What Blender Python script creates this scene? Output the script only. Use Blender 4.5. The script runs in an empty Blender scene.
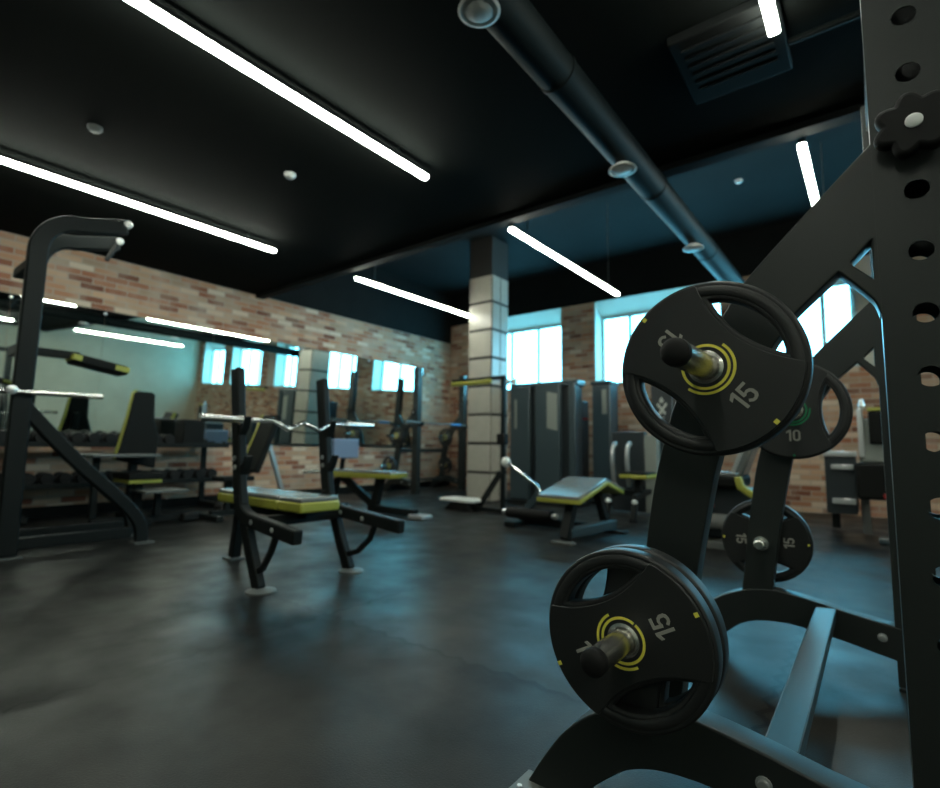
import bpy, math, random
from mathutils import Vector, Matrix
random.seed(7)
sc = bpy.context.scene
COL = sc.collection
R = math.radians

# ------------------------------------------------------------------ camera
FPX = 517.0
cam_d = bpy.data.cameras.new('camera')
cam = bpy.data.objects.new('camera', cam_d)
COL.objects.link(cam)
pit, yaw, roll = R(5.76), R(38.05), R(0.77)
Fv = Vector((-math.sin(yaw) * math.cos(pit), math.cos(yaw) * math.cos(pit), math.sin(pit)))
Rv = Vector((math.cos(yaw), math.sin(yaw), 0))
Uv = Rv.cross(Fv)
R2 = Rv * math.cos(roll) + Uv * math.sin(roll)
U2 = R2.cross(Fv)
cam.matrix_world = Matrix(((R2.x, U2.x, -Fv.x, 0), (R2.y, U2.y, -Fv.y, 0), (R2.z, U2.z, -Fv.z, 0.9), (0, 0, 0, 1)))
cam_d.sensor_width = 36.0
cam_d.lens = FPX / 940 * 36
cam_d.clip_start = 0.02
cam_d.dof.use_dof = True
cam_d.dof.focus_distance = 1.12
cam_d.dof.aperture_fstop = 2.4
sc.camera = cam

# ------------------------------------------------------------------ world, exposure, daylight
sc.view_settings.view_transform = 'Standard'
sc.view_settings.look = 'None'
sc.view_settings.gamma = 1.0
sc.view_settings.use_curve_mapping = False
sc.view_settings.exposure = 0.4
w = bpy.data.worlds.new('daylight')
sc.world = w
w.use_nodes = True
bg = w.node_tree.nodes['Background']
bg.inputs[0].default_value = (0.15, 0.67, 0.96, 1)
bg.inputs[1].default_value = 14.0

WX, WX2, WY, WY2 = -7.75, 5.2, 9.15, -5.0       # left wall, right wall, window wall, rear wall
ZC, ZC2, YSTEP = 3.28, 4.45, 4.36               # low ceiling, high ceiling, where the low one ends
TUBE_Z = 3.17
WINDOWS = [(-6.95, -4.85), (-4.15, -1.9), (-1.32, -0.12), (0.75, 2.75), (3.3, 4.9)]


def daylight(x0, x1):
    l = bpy.data.lights.new('window_daylight', 'AREA')
    l.shape = 'RECTANGLE'
    l.size, l.size_y = x1 - x0, 1.3
    l.cycles.is_portal = True       # guides the sky's own light in through the window
    o = bpy.data.objects.new('window_daylight', l)
    COL.objects.link(o)
    o.location = ((x0 + x1) / 2, WY + 0.42, 2.76)
    o.rotation_euler = Vector((0, -1, 0)).to_track_quat('-Z', 'Z').to_euler()


for a, b in WINDOWS:
    daylight(a, b)


# ------------------------------------------------------------------ materials
def mat(name, col, rough=0.5, metal=0.0, spec=0.5, emit=None, es=0.0, var=0.0, scale=20.0, bump=0.0, coat=0.0):
    m = bpy.data.materials.new(name)
    m.use_nodes = True
    nt = m.node_tree
    b = nt.nodes['Principled BSDF']
    b.inputs['Base Color'].default_value = (*col, 1)
    b.inputs['Roughness'].default_value = rough
    b.inputs['Metallic'].default_value = metal
    b.inputs['Specular IOR Level'].default_value = spec
    b.inputs['Coat Weight'].default_value = coat
    if emit:
        b.inputs['Emission Color'].default_value = (*emit, 1)
        b.inputs['Emission Strength'].default_value = es
    if var or bump:
        tc = nt.nodes.new('ShaderNodeTexCoord')
        n = nt.nodes.new('ShaderNodeTexNoise')
        n.inputs['Scale'].default_value = scale
        n.inputs['Detail'].default_value = 6
        nt.links.new(tc.outputs['Object'], n.inputs['Vector'])
        if var:
            mx = nt.nodes.new('ShaderNodeMix')
            mx.data_type = 'RGBA'
            mx.inputs[6].default_value = (*[c * (1 - var) for c in col], 1)
            mx.inputs[7].default_value = (*[min(1, c * (1 + var)) for c in col], 1)
            nt.links.new(n.outputs['Fac'], mx.inputs[0])
            nt.links.new(mx.outputs[2], b.inputs['Base Color'])
        if bump:
            bp = nt.nodes.new('ShaderNodeBump')
            bp.inputs['Strength'].default_value = bump
            bp.inputs['Distance'].default_value = 0.002
            nt.links.new(n.outputs['Fac'], bp.inputs['Height'])
            nt.links.new(bp.outputs['Normal'], b.inputs['Normal'])
    return m


def math_node(nt, op, a, b=None, c=None):
    n = nt.nodes.new('ShaderNodeMath')
    n.operation = op
    for i, v in enumerate((a, b, c)):
        if v is None:
            continue
        if isinstance(v, (int, float)):
            n.inputs[i].default_value = v
        else:
            nt.links.new(v, n.inputs[i])
    return n.outputs[0]


def brick_mat(name, axis):
    m = bpy.data.materials.new(name)
    m.use_nodes = True
    nt = m.node_tree
    L = nt.links.new
    b = nt.nodes['Principled BSDF']
    b.inputs['Roughness'].default_value = 0.85
    tc = nt.nodes.new('ShaderNodeTexCoord')
    sx = nt.nodes.new('ShaderNodeSeparateXYZ')
    L(tc.outputs['Object'], sx.inputs[0])
    cx = nt.nodes.new('ShaderNodeCombineXYZ')
    L(sx.outputs[axis], cx.inputs[0])
    L(sx.outputs[2], cx.inputs[1])
    br = nt.nodes.new('ShaderNodeTexBrick')
    L(cx.outputs[0], br.inputs['Vector'])
    br.inputs['Scale'].default_value = 1.0
    br.inputs['Brick Width'].default_value = 0.26
    br.inputs['Row Height'].default_value = 0.078
    br.inputs['Mortar Size'].default_value = 0.007
    br.inputs['Mortar Smooth'].default_value = 0.3
    br.inputs['Color1'].default_value = (0, 0, 0, 1)
    br.inputs['Color2'].default_value = (1, 1, 1, 1)
    br.inputs['Mortar'].default_value = (0.5, 0.5, 0.5, 1)
    ramp = nt.nodes.new('ShaderNodeValToRGB')
    e = ramp.color_ramp.elements
    e[0].position, e[0].color = 0.0, (0.16, 0.055, 0.03, 1)
    e[1].position, e[1].color = 1.0, (0.62, 0.50, 0.39, 1)
    for p, c in ((0.2, (0.34, 0.125, 0.065, 1)), (0.42, (0.46, 0.24, 0.14, 1)), (0.6, (0.36, 0.25, 0.17, 1)), (0.8, (0.52, 0.31, 0.19, 1))):
        x = e.new(p)
        x.color = c
    L(br.outputs['Color'], ramp.inputs[0])
    no = nt.nodes.new('ShaderNodeTexNoise')
    no.inputs['Scale'].default_value = 2.2
    no.inputs['Detail'].default_value = 5
    L(tc.outputs['Object'], no.inputs['Vector'])
    nr = nt.nodes.new('ShaderNodeMapRange')
    nr.inputs[1].default_value, nr.inputs[2].default_value = 0.45, 0.75
    nr.inputs[3].default_value, nr.inputs[4].default_value = 0.0, 0.6
    L(no.outputs['Fac'], nr.inputs[0])
    mw = nt.nodes.new('ShaderNodeMix')
    mw.data_type = 'RGBA'
    mw.inputs[7].default_value = (0.52, 0.44, 0.36, 1)
    L(nr.outputs[0], mw.inputs[0])
    L(ramp.outputs[0], mw.inputs[6])
    mm = nt.nodes.new('ShaderNodeMix')
    mm.data_type = 'RGBA'
    mm.inputs[7].default_value = (0.40, 0.34, 0.28, 1)
    L(br.outputs['Fac'], mm.inputs[0])
    L(mw.outputs[2], mm.inputs[6])
    L(mm.outputs[2], b.inputs['Base Color'])
    bp = nt.nodes.new('ShaderNodeBump')
    bp.invert = True
    bp.inputs['Strength'].default_value = 0.6
    bp.inputs['Distance'].default_value = 0.01
    L(br.outputs['Fac'], bp.inputs['Height'])
    L(bp.outputs['Normal'], b.inputs['Normal'])
    return m


def floor_mat():
    m = bpy.data.materials.new('rubber_floor')
    m.use_nodes = True
    nt = m.node_tree
    L = nt.links.new
    b = nt.nodes['Principled BSDF']
    b.inputs['Specular IOR Level'].default_value = 0.13
    tc = nt.nodes.new('ShaderNodeTexCoord')
    sx = nt.nodes.new('ShaderNodeSeparateXYZ')
    L(tc.outputs['Object'], sx.inputs[0])
    jn = nt.nodes.new('ShaderNodeTexNoise')
    jn.inputs['Scale'].default_value = 9.0
    L(tc.outputs['Object'], jn.inputs['Vector'])
    jit = math_node(nt, 'MULTIPLY', math_node(nt, 'SUBTRACT', jn.outputs['Fac'], 0.5), 0.06)

    def seam(a, o, off):
        z = math_node(nt, 'PINGPONG', sx.outputs[o], 0.06)
        v = math_node(nt, 'ADD', math_node(nt, 'ADD', math_node(nt, 'MULTIPLY', z, 0.5), jit), math_node(nt, 'SUBTRACT', sx.outputs[a], off))
        v = math_node(nt, 'DIVIDE', v, 2.0)
        fl = math_node(nt, 'FLOOR', v)
        fr = math_node(nt, 'SUBTRACT', v, fl)
        d = math_node(nt, 'ABSOLUTE', math_node(nt, 'SUBTRACT', math_node(nt, 'FRACT', math_node(nt, 'ADD', fr, 0.5)), 0.5))
        return fl, d
    f1, d1 = seam(0, 1, -2.33)
    f2, d2 = seam(1, 0, 1.80)
    dm = math_node(nt, 'MINIMUM', d1, d2)
    line = math_node(nt, 'LESS_THAN', dm, 0.006)
    wn = nt.nodes.new('ShaderNodeTexWhiteNoise')
    cv = nt.nodes.new('ShaderNodeCombineXYZ')
    L(f1, cv.inputs[0])
    L(f2, cv.inputs[1])
    L(cv.outputs[0], wn.inputs['Vector'])
    big = nt.nodes.new('ShaderNodeTexNoise')
    big.inputs['Scale'].default_value = 0.9
    big.inputs['Detail'].default_value = 6
    big.inputs['Roughness'].default_value = 0.55
    L(tc.outputs['Object'], big.inputs['Vector'])
    fine = nt.nodes.new('ShaderNodeTexNoise')
    fine.inputs['Scale'].default_value = 160
    L(tc.outputs['Object'], fine.inputs['Vector'])
    mid = nt.nodes.new('ShaderNodeTexNoise')
    mid.inputs['Scale'].default_value = 3.2
    mid.inputs['Detail'].default_value = 4
    L(tc.outputs['Object'], mid.inputs['Vector'])
    v = math_node(nt, 'ADD', math_node(nt, 'MULTIPLY', wn.outputs['Value'], 0.6), math_node(nt, 'MULTIPLY', big.outputs['Fac'], 0.7))
    v = math_node(nt, 'ADD', v, math_node(nt, 'MULTIPLY', fine.outputs['Fac'], 0.12))
    v = math_node(nt, 'ADD', v, math_node(nt, 'MULTIPLY', math_node(nt, 'SUBTRACT', mid.outputs['Fac'], 0.5), 0.7))
    v = math_node(nt, 'MULTIPLY', v, math_node(nt, 'SUBTRACT', 1.0, math_node(nt, 'MULTIPLY', line, 0.8)))
    rp = nt.nodes.new('ShaderNodeValToRGB')
    rp.color_ramp.elements[0].position, rp.color_ramp.elements[0].color = 0.30, (0.003, 0.003, 0.003, 1)
    rp.color_ramp.elements[1].position, rp.color_ramp.elements[1].color = 0.95, (0.026, 0.026, 0.024, 1)
    L(v, rp.inputs[0])
    L(rp.outputs[0], b.inputs['Base Color'])
    mr = nt.nodes.new('ShaderNodeMapRange')
    mr.inputs[1].default_value, mr.inputs[2].default_value = 0.3, 0.7
    mr.inputs[3].default_value, mr.inputs[4].default_value = 0.46, 0.28
    L(mid.outputs['Fac'], mr.inputs[0])
    L(mr.outputs[0], b.inputs['Roughness'])
    bp = nt.nodes.new('ShaderNodeBump')
    bp.inputs['Strength'].default_value = 0.25
    bp.inputs['Distance'].default_value = 0.003
    L(fine.outputs['Fac'], bp.inputs['Height'])
    L(bp.outputs['Normal'], b.inputs['Normal'])
    return m


def glass_mat():
    m = bpy.data.materials.new('window_glass')
    m.use_nodes = True
    nt = m.node_tree
    nt.nodes.remove(nt.nodes['Principled BSDF'])
    out = nt.nodes['Material Output']
    t = nt.nodes.new('ShaderNodeBsdfTransparent')
    g = nt.nodes.new('ShaderNodeBsdfGlossy')
    g.inputs['Roughness'].default_value = 0.02
    mx = nt.nodes.new('ShaderNodeMixShader')
    mx.inputs[0].default_value = 0.06
    nt.links.new(t.outputs[0], mx.inputs[1])
    nt.links.new(g.outputs[0], mx.inputs[2])
    nt.links.new(mx.outputs[0], out.inputs[0])
    return m


M = {
    'floor': floor_mat(),
    'brick_y': brick_mat('brick_side', 1),
    'brick_x': brick_mat('brick_end', 0),
    'black_wall': mat('black_paint', (0.006, 0.007, 0.007), 0.75, spec=0.12, var=0.3, scale=3),
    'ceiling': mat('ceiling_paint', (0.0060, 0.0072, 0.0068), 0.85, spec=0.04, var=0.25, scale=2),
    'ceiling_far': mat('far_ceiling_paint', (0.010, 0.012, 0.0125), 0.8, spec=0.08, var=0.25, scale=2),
    'plaster': mat('pale_plaster', (0.50, 0.48, 0.42), 0.8, var=0.12, scale=3),
    'sand_wall': mat('sand_wall_paint', (0.42, 0.39, 0.30), 0.8, var=0.15, scale=2),
    'tile': mat('pale_tile', (0.40, 0.38, 0.33), 0.35, var=0.15, scale=6),
    'grout': mat('dark_grout', (0.03, 0.028, 0.026), 0.7),
    'frame': mat('charcoal_powder_coat', (0.017, 0.021, 0.020), 0.40, spec=0.38, bump=0.12, scale=400),
    'steel_dark': mat('dark_frame_paint', (0.010, 0.012, 0.012), 0.48, spec=0.12, bump=0.08, scale=300),
    'steel_grey': mat('grey_frame_paint', (0.10, 0.105, 0.10), 0.45),
    'silver': mat('silver_paint', (0.55, 0.56, 0.56), 0.3, 0.7),
    'chrome': mat('chrome', (0.75, 0.75, 0.73), 0.16, 1.0),
    'peg': mat('brushed_peg_steel', (0.78, 0.76, 0.70), 0.27, 1.0, var=0.15, scale=60),
    'rubber': mat('black_rubber', (0.010, 0.010, 0.010), 0.6, spec=0.2),
    'plate': mat('plate_urethane', (0.013, 0.014, 0.014), 0.48, bump=0.15, scale=500),
    'plate_band': mat('plate_band_urethane', (0.015, 0.016, 0.016), 0.42, bump=0.15, scale=500),
    'yellow': mat('ring_yellow', (0.85, 0.76, 0.10), 0.5),
    'green': mat('ring_green', (0.0, 0.20, 0.08), 0.5),
    'digits': mat('digit_grey', (0.36, 0.35, 0.31), 0.5),
    'vinyl_yellow': mat('yellow_vinyl', (0.32, 0.32, 0.045), 0.45, bump=0.1, scale=120),
    'vinyl': mat('black_vinyl', (0.007, 0.0075, 0.007), 0.6, spec=0.12, bump=0.1, scale=150),
    'vinyl_grey': mat('grey_vinyl', (0.15, 0.155, 0.15), 0.25, bump=0.1, scale=150),
    'vinyl_blue': mat('blue_grey_vinyl', (0.16, 0.22, 0.34), 0.45),
    'blue': mat('blue_grip', (0.04, 0.18, 0.45), 0.4),
    'panel': mat('machine_shroud', (0.035, 0.055, 0.065), 0.35),
    'panel_dark': mat('dark_machine_panel', (0.018, 0.024, 0.028), 0.35),
    'panel_grey': mat('grey_machine_panel', (0.22, 0.24, 0.22), 0.5),
    'mark': mat('pale_print', (0.45, 0.46, 0.43), 0.5),
    'white': mat('white_plastic', (0.75, 0.76, 0.74), 0.4),
    'red': mat('red_plastic', (0.35, 0.02, 0.015), 0.4),
    'duct': mat('duct_black', (0.005, 0.007, 0.007), 0.55, spec=0.06),
    'mirror': mat('mirror_silver', (0.80, 0.86, 0.82), 0.015, 1.0),
    'tube': mat('led_tube', (0.9, 0.9, 0.9), 0.5, emit=(0.94, 1.0, 0.86), es=42.0),
    'window_frame': mat('window_frame', (0.55, 0.57, 0.56), 0.5),
    'glass': glass_mat(),
}


# ------------------------------------------------------------------ mesh helpers
class MB:
    def __init__(self):
        self.v, self.f, self.cuts = [], [], []

    def add(self, vs, fs):
        o = len(self.v)
        self.cuts.append((o, len(self.f)))
        self.v += [Vector(p) for p in vs]
        self.f += [tuple(i + o for i in f) for f in fs]
        return self

    def box(self, x0, x1, y0, y1, z0, z1):
        return self.add([(x, y, z) for z in (z0, z1) for y in (y0, y1) for x in (x0, x1)],
                        [(0, 2, 3, 1), (4, 5, 7, 6), (0, 1, 5, 4), (2, 6, 7, 3), (0, 4, 6, 2), (1, 3, 7, 5)])

    def path(self, pts, w, h, side):
        """rectangular tube along pts; side = constant direction of the width w"""
        pts = [Vector(p) for p in pts]
        s = Vector(side).normalized()
        vs = []
        for i, p in enumerate(pts):
            a = (p - pts[i - 1]).normalized() if i else None
            b = (pts[i + 1] - p).normalized() if i < len(pts) - 1 else None
            t = ((a or b) + (b or a)).normalized()
            n = t.cross(s).normalized()
            k = 1.0
            if a is not None and b is not None:
                k = 1 / max(0.4, math.cos(a.angle(b) / 2))
            for ds, dn in ((-1, -1), (1, -1), (1, 1), (-1, 1)):
                vs.append(p + s * (w / 2 * ds) + n * (h / 2 * k * dn))
        fs = []
        for i in range(len(pts) - 1):
            o = i * 4
            fs += [(o + j, o + (j + 1) % 4, o + 4 + (j + 1) % 4, o + 4 + j) for j in range(4)]
        e = (len(pts) - 1) * 4
        fs += [(3, 2, 1, 0), (e, e + 1, e + 2, e + 3)]
        return self.add(vs, fs)

    def rod(self, pts, r, n=14):
        pts = [Vector(p) for p in pts]
        d0 = (pts[1] - pts[0]).normalized()
        u = d0.orthogonal().normalized()
        vs = []
        for i, p in enumerate(pts):
            a = (p - pts[i - 1]).normalized() if i else None
            b = (pts[i + 1] - p).normalized() if i < len(pts) - 1 else None
            t = ((a or b) + (b or a)).normalized()
            u = (u - t * u.dot(t)).normalized()
            q = t.cross(u)
            for k in range(n):
                an = 2 * math.pi * k / n
                vs.append(p + (u * math.cos(an) + q * math.sin(an)) * r)
        fs = []
        for i in range(len(pts) - 1):
            for k in range(n):
                a, b = i * n + k, i * n + (k + 1) % n
                fs.append((a, b, b + n, a + n))
        fs.append(tuple(reversed(range(n))))
        fs.append(tuple((len(pts) - 1) * n + k for k in range(n)))
        return self.add(vs, fs)

    def lathe(self, prof, o, axis, n=32, closed=False):
        """prof: (radius, distance along axis)"""
        o = Vector(o)
        ax = Vector(axis).normalized()
        u = ax.orthogonal().normalized()
        q = ax.cross(u)
        vs, fs = [], []
        for r, t in prof:
            for k in range(n):
                an = 2 * math.pi * k / n
                vs.append(o + ax * t + (u * math.cos(an) + q * math.sin(an)) * r)
        m = len(prof)
        for i in range(m if closed else m - 1):
            for k in range(n):
                a, b = i * n + k, i * n + (k + 1) % n
                c = ((i + 1) % m) * n
                fs.append((a, b, c + (k + 1) % n, c + k))
        if not closed:
            fs.append(tuple(reversed(range(n))))
            fs.append(tuple((m - 1) * n + k for k in range(n)))
        return self.add(vs, fs)

    def prism(self, poly, plane, d0, d1):
        """convex-ish polygon in plane 'xz' (extruded along y), 'yz' (along x) or 'xy' (along z)"""
        def P(a, b, d):
            return {'xz': (a, d, b), 'yz': (d, a, b), 'xy': (a, b, d)}[plane]
        n = len(poly)
        vs = [P(a, b, d0) for a, b in poly] + [P(a, b, d1) for a, b in poly]
        fs = [tuple(range(n)), tuple(reversed(range(n, 2 * n)))]
        fs += [(i, i + n, (i + 1) % n + n, (i + 1) % n) for i in range(n)]
        return self.add(vs, fs)

    def build(self, name, m, parent=None, origin=(0, 0, 0), bevel=0.0, smooth=True, split=False):
        if split:
            cuts = self.cuts + [(len(self.v), len(self.f))]
            for (v0, f0), (v1, f1) in zip(cuts[:-1], cuts[1:]):
                q = MB()
                q.v = self.v[v0:v1]
                q.f = [tuple(i - v0 for i in f) for f in self.f[f0:f1]]
                q.build(name, m, parent, origin, bevel, smooth)
            return None
        o_ = Vector(origin)
        me = bpy.data.meshes.new(name)
        me.from_pydata([p - o_ for p in self.v], [], self.f)
        return finish(name, me, m, parent, bevel, smooth, fix=True)


def finish(name, me, m, parent, bevel=0.0, smooth=True, fix=False):
    if fix:
        import bmesh
        bm = bmesh.new()
        bm.from_mesh(me)
        bmesh.ops.recalc_face_normals(bm, faces=bm.faces)
        bm.to_mesh(me)
        bm.free()
    if smooth:
        me.polygons.foreach_set('use_smooth', [True] * len(me.polygons))
        me.set_sharp_from_angle(angle=R(35))
    me.materials.append(M[m] if isinstance(m, str) else m)
    o = bpy.data.objects.new(name, me)
    COL.objects.link(o)
    if parent:
        o.parent = parent
    if bevel:
        b = o.modifiers.new('bevel', 'BEVEL')
        b.width, b.segments, b.limit_method, b.angle_limit = bevel, 2, 'ANGLE', R(40)
    return o


def arc(cx, cy, r, a0, a1, n=16):
    return [(cx + r * math.cos(R(a0 + (a1 - a0) * i / n)), cy + r * math.sin(R(a0 + (a1 - a0) * i / n))) for i in range(n + 1)]


def smooth_line(pts, n=6):
    """Catmull-Rom through 2D points"""
    out = []
    P = [pts[0]] + list(pts) + [pts[-1]]
    for i in range(1, len(P) - 2):
        p0, p1, p2, p3 = P[i - 1], P[i], P[i + 1], P[i + 2]
        for k in range(n):
            t = k / n
            out.append(tuple(0.5 * (2 * b + (c - a) * t + (2 * a - 5 * b + 4 * c - d) * t * t + (3 * b - a - 3 * c + d) * t ** 3)
                             for a, b, c, d in zip(p0, p1, p2, p3)))
    out.append(tuple(pts[-1]))
    return out


def flat(name, loops, depth, m, parent=None, origin=(0, 0, 0), bevel=0.0):
    """filled outline with holes, standing in the XZ plane, depth along Y centred on the origin's y"""
    cu = bpy.data.curves.new(name, 'CURVE')
    cu.dimensions = '2D'
    cu.fill_mode = 'BOTH'
    cu.extrude = depth / 2 - bevel
    cu.bevel_depth = bevel
    cu.bevel_resolution = 2
    for lp in loops:
        s = cu.splines.new('POLY')
        s.points.add(len(lp) - 1)
        for p, (a, b) in zip(s.points, lp):
            p.co = (a, b, 0, 1)
        s.use_cyclic_u = True
    me = curve_mesh(cu)
    for v in me.vertices:
        x, y, z = v.co
        v.co = (x - origin[0], -z - origin[1], y - origin[2])
    return finish(name, me, m, parent, smooth=True, fix=True)


def curve_mesh(cu):
    t = bpy.data.objects.new('temporary_outline', cu)
    COL.objects.link(t)
    dg = bpy.context.evaluated_depsgraph_get()
    me = bpy.data.meshes.new_from_object(t.evaluated_get(dg))
    bpy.data.objects.remove(t)
    return me


GLYPH = {
    '1': [[(0.14, 0.0), (0.30, 0.0), (0.30, 1.0), (0.17, 1.0), (-0.08, 0.84), (-0.08, 0.67), (0.14, 0.79)]],
    '5': [[(0.0, 0.16), (0.14, 0.03), (0.30, 0.0), (0.48, 0.06), (0.58, 0.2), (0.58, 0.44), (0.48, 0.58), (0.32, 0.64), (0.17, 0.60), (0.18, 0.85),
           (0.55, 0.85), (0.55, 1.0), (0.03, 1.0), (0.0, 0.47), (0.13, 0.44), (0.22, 0.50), (0.32, 0.50), (0.41, 0.43), (0.42, 0.23), (0.33, 0.15), (0.22, 0.15), (0.09, 0.27)]],
    '0': [[(0.0, 0.22), (0.1, 0.05), (0.29, 0.0), (0.48, 0.05), (0.58, 0.22), (0.58, 0.78), (0.48, 0.95), (0.29, 1.0), (0.1, 0.95), (0.0, 0.78)],
          [(0.16, 0.26), (0.21, 0.17), (0.29, 0.15), (0.37, 0.17), (0.42, 0.26), (0.42, 0.74), (0.37, 0.83), (0.29, 0.85), (0.21, 0.83), (0.16, 0.74)]],
}


def tag(o, label=None, cat=None, group=None, kind=None):
    for k, v in (('label', label), ('category', cat), ('group', group), ('kind', kind)):
        if v:
            o[k] = v
    return o


def thing(name, loc, label, cat, group=None, rz=0.0):
    o = bpy.data.objects.new(name, None)
    o.empty_display_size = 0.1
    COL.objects.link(o)
    o.location = loc
    o.rotation_euler = (0, 0, rz)
    return tag(o, label, cat, group)


KIDS = {}


def dup(o, parent=None):
    c = o.copy()
    COL.objects.link(c)
    c.parent = parent
    for ch in [x for x in bpy.data.objects if x.parent == o]:
        dup(ch, c)
    return c


def struct(name, mb, m, bevel=0.0, parent=None):
    o = mb.build(name, m, parent, bevel=bevel)
    if parent is None:
        o['kind'] = 'structure'
    return o


# ------------------------------------------------------------------ room shell
struct('floor', MB().box(WX - 0.3, WX2 + 0.3, WY2 - 0.3, WY + 0.4, -0.15, 0.0), 'floor')
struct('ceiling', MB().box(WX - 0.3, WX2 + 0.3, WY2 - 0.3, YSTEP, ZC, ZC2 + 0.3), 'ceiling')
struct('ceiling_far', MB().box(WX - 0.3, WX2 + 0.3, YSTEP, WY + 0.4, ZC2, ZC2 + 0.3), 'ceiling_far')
struct('trim_1', MB().box(WX, WX2, YSTEP - 0.10, YSTEP + 0.03, ZC - 0.05, ZC + 0.02), 'black_wall', 0.005)
lw = struct('wall_left', MB().box(WX - 0.3, WX, WY2 - 0.3, WY + 0.4, 0, ZC), 'brick_y')
struct('wall_left_upper', MB().box(WX - 0.3, WX, YSTEP, WY + 0.4, ZC, ZC2), 'black_wall')
struct('baseboard_left', MB().box(WX, WX + 0.03, WY2, WY, 0, 0.13), 'black_wall', 0.004)
struct('wall_right', MB().box(WX2, WX2 + 0.3, WY2 - 0.3, WY + 0.4, 0, ZC2), 'sand_wall')
struct('wall_rear', MB().box(WX, WX2, WY2 - 0.3, WY2, 0, ZC), 'sand_wall')
# window wall with deep niches
ZS, ZT = 2.10, 3.70
mb = MB()
mb.box(WX, WX2, WY, WY + 0.4, 0, ZS)
xs = [WX] + [x for ab in WINDOWS for x in ab] + [WX2]
for i in range(0, len(xs), 2):
    mb.box(xs[i], xs[i + 1], WY, WY + 0.4, ZS, ZT)
struct('wall_far', mb, 'brick_x')
struct('wall_far_upper', MB().box(WX, WX2, WY, WY + 0.4, ZT, ZC2), 'black_wall')
for i, (a, b) in enumerate(WINDOWS):
    n = i + 1
    rv = MB()
    rv.box(a, a + 0.02, WY + 0.005, WY + 0.36, ZS, ZT)
    rv.box(b - 0.02, b, WY + 0.005, WY + 0.36, ZS, ZT)
    rv.prism([(WY + 0.005, ZT), (WY + 0.36, ZT), (WY + 0.36, 3.42)], 'yz', a, b)
    rv.box(a, b, WY + 0.005, WY + 0.36, ZS - 0.02, ZS + 0.02)
    wr = struct('window_%d' % n, rv, 'plaster')
    k = {0: 3, 1: 4, 2: 3, 3: 3, 4: 3}[i]
    fr = MB()
    fr.box(a + 0.02, b - 0.02, WY + 0.30, WY + 0.35, ZS + 0.02, ZS + 0.06)
    fr.box(a + 0.02, b - 0.02, WY + 0.30, WY + 0.35, 3.40, 3.46)
    for j in range(k + 1):
        x = a + 0.045 + (b - a - 0.09) * j / k
        fr.box(x - 0.03, x + 0.03, WY + 0.30, WY + 0.35, ZS + 0.06, 3.40)
    fr.build('window_frame', 'window_frame', wr)
    MB().box(a + 0.03, b - 0.03, WY + 0.322, WY + 0.328, ZS + 0.05, 3.41).build('window_pane', 'glass', wr)

struct('trim_2', MB().box(-0.12, 0.30, WY - 0.015, WY, ZS, ZT), 'plaster', 0.004)
# tiled column
CX0, CX1, CY0, CY1 = -5.42, -4.92, 6.85, 7.35
col = struct('column', MB().box(CX0 + 0.012, CX1 - 0.012, CY0 + 0.012, CY1 - 0.012, 0, ZC2), 'grout')
tl = MB()
zz = 0.02
row = 0
while zz < ZC2 - 0.7:
    z1 = zz + 0.43
    for c0, c1 in ((CX0, CX1),):
        tl.box(c0 + 0.02, c1 - 0.02, CY0, CY0 + 0.02, zz, z1)
        tl.box(c0 + 0.02, c1 - 0.02, CY1 - 0.02, CY1, zz, z1)
    tl.box(CX1 - 0.02, CX1, CY0 + 0.02, (CY0 + CY1) / 2 - 0.012, zz, z1)
    tl.box(CX1 - 0.02, CX1, (CY0 + CY1) / 2 + 0.012, CY1 - 0.02, zz, z1)
    tl.box(CX0, CX0 + 0.02, CY0 + 0.02, CY1 - 0.02, zz, z1)
    zz += 0.475
tl.build('column_tiles', 'tile', col, bevel=0.004)

# ------------------------------------------------------------------ mirror on the left wall
mr = thing('wall_mirror', (WX + 0.01, 1.6, 0.9), 'long frameless mirror mounted on the brick wall behind the dumbbell rack', 'mirror')
edges = [-6.2, -4.6, -3.1, -1.7, -0.30, 0.62, 2.0, 3.5, 5.0, 6.52]
for a, b in zip(edges[:-1], edges[1:]):
    mp = MB().box(0.0, 0.006, a + 0.0015, b - 0.0015, 0.0, 1.66).build('mirror_panel', 'mirror', mr)
    mp.rotation_euler = (0, R(2.4), 0)
cl = MB()
for a in edges[1:-1]:
    cl.lathe([(0.02, 0.076), (0.02, 0.082), (0.012, 0.086)], (0, a, 1.62), (1, 0, 0), 14)
cl.build('mirror_clip', 'silver', mr, split=True)
MB().box(0.0, 0.03, -6.2, 6.52, -0.025, 0.0).build('mirror_rail', 'black_wall', mr, bevel=0.003)

# ------------------------------------------------------------------ ceiling lights
ROWS = [(-5.50, 'left'), (-2.90, 'middle'), (-0.32, 'right'), (2.3, 'far right')]


def light_fixture():
    t = thing('strip_light', (0, 0, 0), 'x', 'ceiling light', 'linear ceiling lights')
    MB().box(-0.028, 0.028, -1.435, 1.435, -0.018, 0.018).build('light_tube', 'tube', t, bevel=0.01)
    MB().box(-0.022, 0.022, -1.435, 1.435, 0.019, 0.05).build('light_housing', 'black_wall', t)
    return t


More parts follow.
